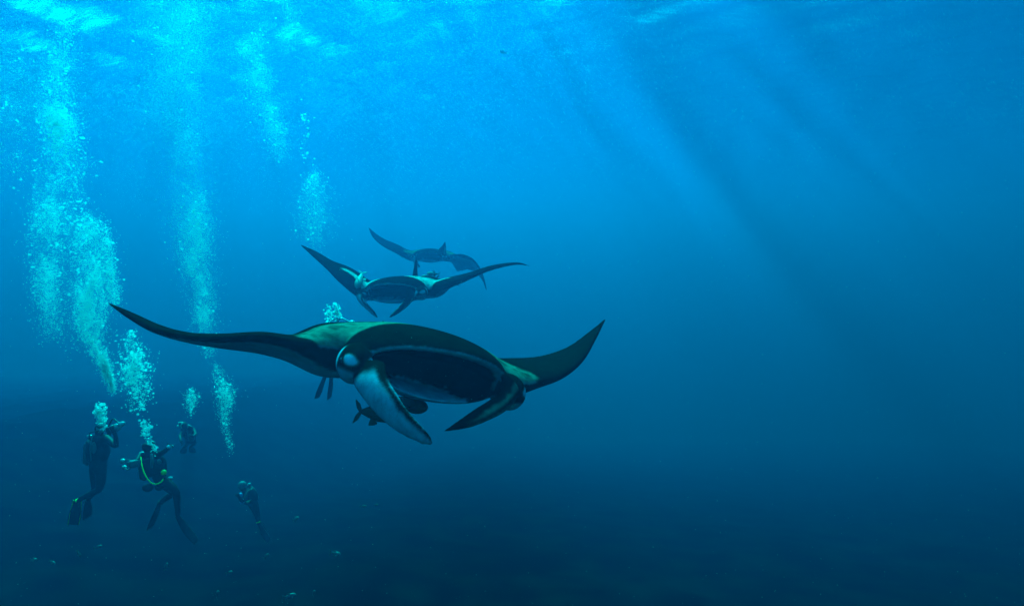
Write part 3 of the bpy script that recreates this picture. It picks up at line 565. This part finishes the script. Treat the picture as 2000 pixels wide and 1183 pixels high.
# diver D: faint, diagonal, pale hood
def gearD(root,W):
    put('hood',ellip('hood',W['head'],[CR*.11,CU*.125,CF*.11]),root,GREYP)
    put('float',ellip('float',pw(470,966,15.7),[CR*.05,CU*.06,CF*.05]),root,BLUEP); put('float',ellip('float',pw(473,979,15.7),[CR*.06,CU*.075,CF*.06]),root,BLUEP)
dD,WD=diver('faint diver hanging diagonally with a pale hood and blue gear',16.0,
 dict(pelvis=(495,985,0),waist=(491,976,0),chest=(485,964,0),neck=(476,954,0),head=(473,948,0),crown=(472,941,0),
  shoulder_l=(480,968,-.15),elbow_l=(474,979,-.3),wrist_l=(468,972,-.5),palm_l=(466,968,-.55),shoulder_r=(490,960,.15),elbow_r=(496,971,.1),wrist_r=(489,978,-.2),palm_r=(486,979,-.3),
  hip_l=(496,990,-.1),knee_l=(500,1003,-.1),ankle_l=(503,1016,0),toe_l=(505,1021,0),hip_r=(499,989,.1),knee_r=(503,1003,.15),ankle_r=(505,1014,.3),toe_r=(507,1019,.3)),
 [((504,1019,16),(513,1036,16.1),(526,1056,16.2),1,(.3,.1,1),'g'),((506,1018,16.3),(513,1032,16.5),(522,1048,16.7),1,(.3,.1,1),None)],
 tank=((500,975,16.15),(490,953,16.15)),mask=None,extra=gearD)
# diver E: behind the back of the near manta, only the camera arms above and the fins below it
dE,WE=diver('diver mostly hidden behind the big manta, two thin fins hanging below its wing',11.8,
 dict(pelvis=(650,690,0),waist=(650,678,0),chest=(650,664,0),neck=(649,656,0),head=(648,648,0),crown=(648,641,0),
  shoulder_l=(664,658,-.1),elbow_l=(672,668,-.3),wrist_l=(668,655,-.5),palm_l=(666,650,-.55),shoulder_r=(637,658,-.1),elbow_r=(630,668,-.3),wrist_r=(640,655,-.5),palm_r=(642,650,-.55),
  hip_l=(656,694,0),knee_l=(655,712,-.1),ankle_l=(648,730,.1),toe_l=(647,735,.1),hip_r=(644,694,0),knee_r=(640,712,-.1),ankle_r=(636,730,.1),toe_r=(635,735,.1)),
 [((635,734,11.9),(628,752,11.95),(619,777,12.0),1,(.4,.1,1),None),((647,734,11.9),(646,752,12.0),(643,778,12.1),1,(.2,0,1),None)],
 tank=((650,690,12.05),(650,660,12.05)),mask=(0,.1,-1),s=.92)
camera_rig('camera with long white strobe arm raised above the big manta back',pw(652,655,11.4),-CF,1.0,[[pw(652,645,11.3),pw(659,620,11.2),pw(640,632,11.15)],[pw(656,645,11.3),pw(664,622,11.2),pw(688,631,11.15)]],WHITEP)
print('divers',round(time.time()-T0,1))
# ------------------------------------------------ bubbles
def bubble_mat():
    m,nt,out=newmat('air_bubble'); N=nt.nodes.new; Lk=nt.links.new
    d=N('ShaderNodeBsdfDiffuse'); d.inputs['Color'].default_value=(.9,.92,.92,1); t=N('ShaderNodeBsdfTranslucent'); t.inputs['Color'].default_value=(.95,.97,.97,1)
    g=N('ShaderNodeBsdfGlossy'); g.inputs['Roughness'].default_value=.12; tr=N('ShaderNodeBsdfTransparent')
    m1=N('ShaderNodeMixShader'); m1.inputs[0].default_value=.8; m2=N('ShaderNodeMixShader'); m2.inputs[0].default_value=.10; m3=N('ShaderNodeMixShader'); m3.inputs[0].default_value=.52
    Lk(d.outputs[0],m1.inputs[1]); Lk(t.outputs[0],m1.inputs[2]); Lk(m1.outputs[0],m2.inputs[1]); Lk(g.outputs[0],m2.inputs[2])
    Lk(tr.outputs[0],m3.inputs[1]); Lk(m2.outputs[0],m3.inputs[2]); Lk(m3.outputs[0],out.inputs['Surface']); return m
BUB=bubble_mat(); BR=np.random.default_rng(21); NB=0
OCT_V=np.array([[1,0,0],[-1,0,0],[0,1,0],[0,-1,0],[0,0,1],[0,0,-1]],float); OCT_F=np.array([[0,2,4],[2,1,4],[1,3,4],[3,0,4],[2,0,5],[1,2,5],[3,1,5],[0,3,5]])
TET_V=np.array([[1,1,1],[1,-1,-1],[-1,1,-1],[-1,-1,1]],float)*.72; TET_F=np.array([[0,1,2],[0,3,1],[0,2,3],[1,3,2]])
def ico(sub):
    bm=bmesh.new(); bmesh.ops.create_icosphere(bm,subdivisions=sub,radius=1); v=np.array([x.co[:] for x in bm.verts]); f=np.array([[q.index for q in p.verts] for p in bm.faces]); bm.free(); return v,f
ICO=ico(1); ICO2=ico(2)
def cloud_mesh(name,c,r,flat=.8):
    """all bubbles of one plume as one mesh; large ones rounder"""
    V,F,off=[],[],0
    pxr=r/np.maximum(c[:,1],1)*FPX
    for sel,(bv,bf) in ((pxr<=.69,(TET_V,TET_F)),((pxr>.69)&(pxr<=1.3),(OCT_V,OCT_F)),((pxr>1.3)&(pxr<=3.2),ICO),(pxr>3.2,ICO2)):
        n=sel.sum()
        if not n: continue
        s=np.stack([np.ones(n),np.ones(n),np.full(n,flat)],-1)*r[sel][:,None]
        a=BR.uniform(0,2*pi,n); ca,sa=np.cos(a),np.sin(a); b=np.stack([bv[None,:,0]*ca[:,None]-bv[None,:,1]*sa[:,None],bv[None,:,0]*sa[:,None]+bv[None,:,1]*ca[:,None],np.broadcast_to(bv[None,:,2],(n,len(bv)))],-1)
        V.append((c[sel][:,None]+b*s[:,None]).reshape(-1,3)); F.append((bf[None]+np.arange(n)[:,None,None]*len(bv)+off).reshape(-1,3)); off+=n*len(bv)
    me=np_mesh(name,np.vstack(V),np.vstack(F)); me.materials.append(BUB); return me
def plume(label,D,path,n,px=(.35,1.3),clump=.5,edge=1.0,big=.02,bigpx=(1.5,3.0),depth=1.0,seed=0,flat=.8):
    """path rows: px, py, half width in px, weight"""
    global NB
    rg=np.random.default_rng(seed+100); A=np.array(path,float); t=np.linspace(0,1,len(A)); w=np.interp(np.linspace(0,1,400),t,A[:,3]); cw=np.cumsum(w); cw/=cw[-1]
    k=int(n*2.2); s=np.interp(rg.random(k),cw,np.linspace(0,1,400)); ctr=[np.interp(s,t,A[:,i]) for i in range(3)]
    rr=np.sqrt(-2*np.log(1-rg.random(k)*.9985))*.55*np.where(rg.random(k)<.15,1.5,1.0); th=rg.uniform(0,2*pi,k)
    x=ctr[0]+rr*np.cos(th)*ctr[2]*edge; y=ctr[1]+rg.normal(0,1,k)*(ctr[2]*.35+4); d=D+rr*np.sin(th)*ctr[2]*D/FPX*depth
    q=np.stack([x/26,y/34,d*3],-1); nz=fbm(q,1.0,seed+3); q2=np.stack([x/7,y/9,d*6],-1); nz2=fbm(q2,1.0,seed+8,2)
    keep=rg.random(k)<np.clip(.5+clump*3.2*(nz-.5)+clump*2.0*(nz2-.5),.02,1); x,y,d=x[keep][:n],y[keep][:n],d[keep][:n]; m=len(x)
    r=np.exp(rg.uniform(np.log(px[0]),np.log(px[1]),m)); b=rg.random(m)<big; r[b]=rg.uniform(*bigpx,b.sum())
    C=np.stack([(x-W0/2)/FPX*d,(H0/2-y)/FPX*d,d],-1); c=c2w(C); r=r*d/FPX
    ok=c[:,2]<SURF-.25; c,r=c[ok],r[ok]; NB+=len(c)
    base=c.mean(0); me=cloud_mesh('bubbles',c-base,r*1.0,flat) if False else cloud_mesh('bubbles',c,r,flat)
    me.transform(Matrix.Translation(-Vector(base))); o=bpy.data.objects.new('bubbles',me); COL.objects.link(o); o.location=base
    o['kind']='stuff'; o['label']=label; o['category']='bubbles'; o['group']='rising bubbles'; return o
plume('tall column of fine bubbles reaching from mid-water to the surface',9.0,[(128,20,16,.5),(122,90,26,.7),(112,150,34,.9),(110,215,36,1.5),(118,250,30,1.6),(112,310,34,1),(104,380,36,1.1),(96,450,34,1.3),(92,520,30,1.0),(95,590,30,.7),(105,650,26,.35)],15000,(.4,1.3),.55,seed=1,big=.012)
plume('loose bubbles drifting between the two densest bubble columns',8.6,[(150,250,14,.3),(155,330,22,.6),(150,420,30,.9),(170,500,36,1),(160,600,40,.8),(150,680,40,.4)],1500,(.4,1.4),.6,seed=2,big=.03)
plume('dense bubble column tapering to a thin tail, beside the long wing tip of the big manta',10.0,[(165,425,20,.35),(172,460,34,.8),(178,520,34,1.2),(176,570,32,1.9),(174,620,28,1.4),(186,665,18,1.3),(198,700,12,1.0),(212,735,9,.8),(222,760,6,.4)],14000,(.4,1.3),.5,seed=3,big=.012)
plume('thin curtain of bubbles along the edge of the dense column',9.8,[(205,440,10,.4),(210,490,12,1),(218,550,12,1),(228,600,10,.6)],1500,(.4,1.4),.5,seed=4,big=.03)
plume('swelling cloud of coarse bubbles above the kneeling diver',8.5,[(256,650,8,.2),(258,672,18,.6),(262,700,26,1.3),(266,730,26,1.6),(266,760,24,1),(272,795,14,.25)],2300,(.5,1.7),.6,seed=5,big=.05,bigpx=(1.8,3.4))
plume('bubble column passing behind the long outstretched wing of the big manta',14.0,[(388,380,12,.5),(384,420,26,1.2),(380,470,32,1.5),(378,520,30,1.0),(392,560,26,.7),(398,600,20,.8),(402,650,18,.5),(412,700,12,.15)],11000,(.35,1.0),.5,seed=6,big=.006)
plume('faint upper part of the column behind the big manta wing',15.0,[(340,60,50,.8),(350,150,46,.9),(345,230,40,.9),(370,300,36,.8),(372,370,40,.7),(350,440,36,.3)],12000,(.3,.8),.6,seed=7,big=.002)
plume('thin bubble trail high above the manta rays',15.0,[(500,70,26,.8),(480,110,34,1.1),(512,140,22,1.0),(505,190,34,1.1),(530,225,34,1.1),(545,270,26,.7),(548,310,18,.2)],9000,(.3,.9),.6,seed=8,big=.006)
plume('pale puff of bubbles above the manta with bright shoulder bars',17.0,[(614,340,10,.6),(618,362,24,1.6),(612,395,30,1.4),(608,425,34,1.0),(618,450,36,.8),(624,470,34,.35)],2700,(.35,1.0),.55,seed=9,big=.01)
plume('few scattered bubbles above the pale puff',13.0,[(592,225,8,1),(600,260,14,.6),(592,290,12,.6),(604,320,14,.4)],110,(.4,1.3),.3,seed=10,big=.12,bigpx=(1.6,3.0))
plume('comet-shaped bubble burst with a fading tail',14.0,[(421,718,4,.35),(430,738,12,1.0),(439,762,18,1.4),(442,785,15,1.1),(438,815,11,.8),(445,850,8,.35),(452,880,5,.15)],2700,(.35,1.0),.45,seed=11,big=.02)
plume('small bubble burst above the dim curled diver',17.2,[(374,764,8,.8),(374,778,14,1.6),(373,790,9,.8),(373,803,4,.3)],650,(.35,1.1),.3,seed=12,big=.03)
plume('bubbles just leaving the mouth of the upright kneeling diver',11.1,[(190,793,7,1),(194,804,10,1.2),(199,815,10,1.2),(202,824,6,.5)],230,(.6,1.9),.2,seed=13,big=.16,bigpx=(2.2,4.6),edge=.9)
plume('round bubble cap above the diver with the yellow hose',11.1,[(284,832,8,.8),(287,838,12,1.4),(288,846,8,.6)],120,(.6,1.9),.2,seed=14,big=.2,bigpx=(2.2,4.4),edge=.9)
plume('string of bubbles leaving the mouth of the diver with the yellow hose',11.0,[(290,856,4,1),(296,866,5,1),(302,876,4,1),(306,881,3,.6)],60,(.7,1.9),.2,seed=15,big=.25,bigpx=(2.0,3.4))
plume('lower bubble puff above the diver behind the big manta',11.4,[(641,607,7,1),(643,614,10,1.5),(646,624,6,.6)],130,(.7,1.9),.2,seed=16,big=.2,bigpx=(2.0,3.6),edge=.8)
plume('upper bubble puff above the diver behind the big manta',11.4,[(655,599,5,1),(658,608,8,1.2),(660,618,9,1.4)],140,(.7,1.9),.2,seed=17,big=.2,bigpx=(2.0,3.6),edge=.8)
plume('sparse bubbles spread out beside the tallest bubble column',8.0,[(30,90,60,.8),(35,170,60,1),(40,260,60,.8),(30,360,50,.5)],1500,(.4,1.2),.7,seed=18,big=.02)
plume('milky bubble cloud just under the sunlit surface',17.0,[(390,18,34,1.5),(330,40,70,1.2),(385,90,40,1.0),(330,140,60,.7),(270,230,46,.35)],15000,(.3,.8),.55,seed=19,big=.001)
plume('thin bubbles under the surface beside the milky cloud',18.0,[(560,10,24,1),(570,60,22,.8),(560,110,16,.3)],1500,(.3,.8),.6,seed=20,big=.004)
# fine bubbles added for a turquoise glow under the surface, thickest on the left
n=150000; k=int(n*3.4); Y=19+30*BR.random(k); X=Y*BR.uniform(-.9,.9,k); dz=BR.exponential(2.6,k); q=np.stack([X/5,Y/9,dz/3],-1); den=.05+.95*sstep(.35,-.55,X/Y)
ok=(BR.random(k)<den*np.clip(.55+2.2*(fbm(q,1.0,31)-.5),.05,1))&(dz<9); X,Y,dz=X[ok][:n],Y[ok][:n],dz[ok][:n]
c=np.stack([X,Y,SURF-.35-dz],-1); r=np.exp(BR.uniform(np.log(.32),np.log(.68),len(X)))*Y/FPX
me=cloud_mesh('bubbles',c,r); o=bpy.data.objects.new('bubbles',me); COL.objects.link(o); o['kind']='stuff'; o['label']='fine bubbles added for a turquoise glow in the water under the waves'; o['category']='bubbles'; o['group']='rising bubbles'; NB+=len(X)
# single large bubbles, flattened caps
cap_v,cap_f=ico(3); cap_v=cap_v.copy(); cap_v[:,2]=np.where(cap_v[:,2]<0,cap_v[:,2]*.25,cap_v[:,2]*.7)
capm=np_mesh('air_bubble',cap_v,cap_f); capm.materials.append(BUB)
for (px,py,rp) in ((161,270,4.2),(198,317,3.8),(180,308,2.2),(189,344,3.0),(152,394,3.4),(160,408,2.6),(140,437,3.6),(156,440,4.0),(173,442,2.6),(143,24,2.6),(124,31,2.8),(84,160,2.4),(130,140,2.2),(255,647,3.6),(262,648,2.6),(226,666,2.4),(590,225,2.6),(614,231,2.2)):
    D=7.5 if px<300 else 12.5; o=bpy.data.objects.new('air_bubble',capm); COL.objects.link(o); o.location=pw(px,py,D); r=rp*D/FPX; o.scale=(r,r,r*.9); o.rotation_euler=(.2,.15,px*.1)
    o['label']='large single air bubble shaped like a flattened cap'; o['category']='bubble'; o['group']='large single bubbles'
# drifting specks
n=1700; D=np.exp(BR.uniform(np.log(1.3),np.log(11),n)); px,py=BR.uniform(-150,2150,n),BR.uniform(-100,1280,n)
c=c2w(np.stack([(px-W0/2)/FPX*D,(H0/2-py)/FPX*D,D],-1)); r=np.exp(BR.uniform(np.log(.3),np.log(.85),n))*D/FPX
me=cloud_mesh('drifting_specks',c,r); me.materials.clear(); me.materials.append(simple_mat('plankton',(.32,.32,.28),.7,.1))
o=bpy.data.objects.new('drifting_specks',me); COL.objects.link(o); o['kind']='stuff'; o['label']='tiny drifting specks of plankton'; o['category']='plankton'
print('bubbles',NB,round(time.time()-T0,1))
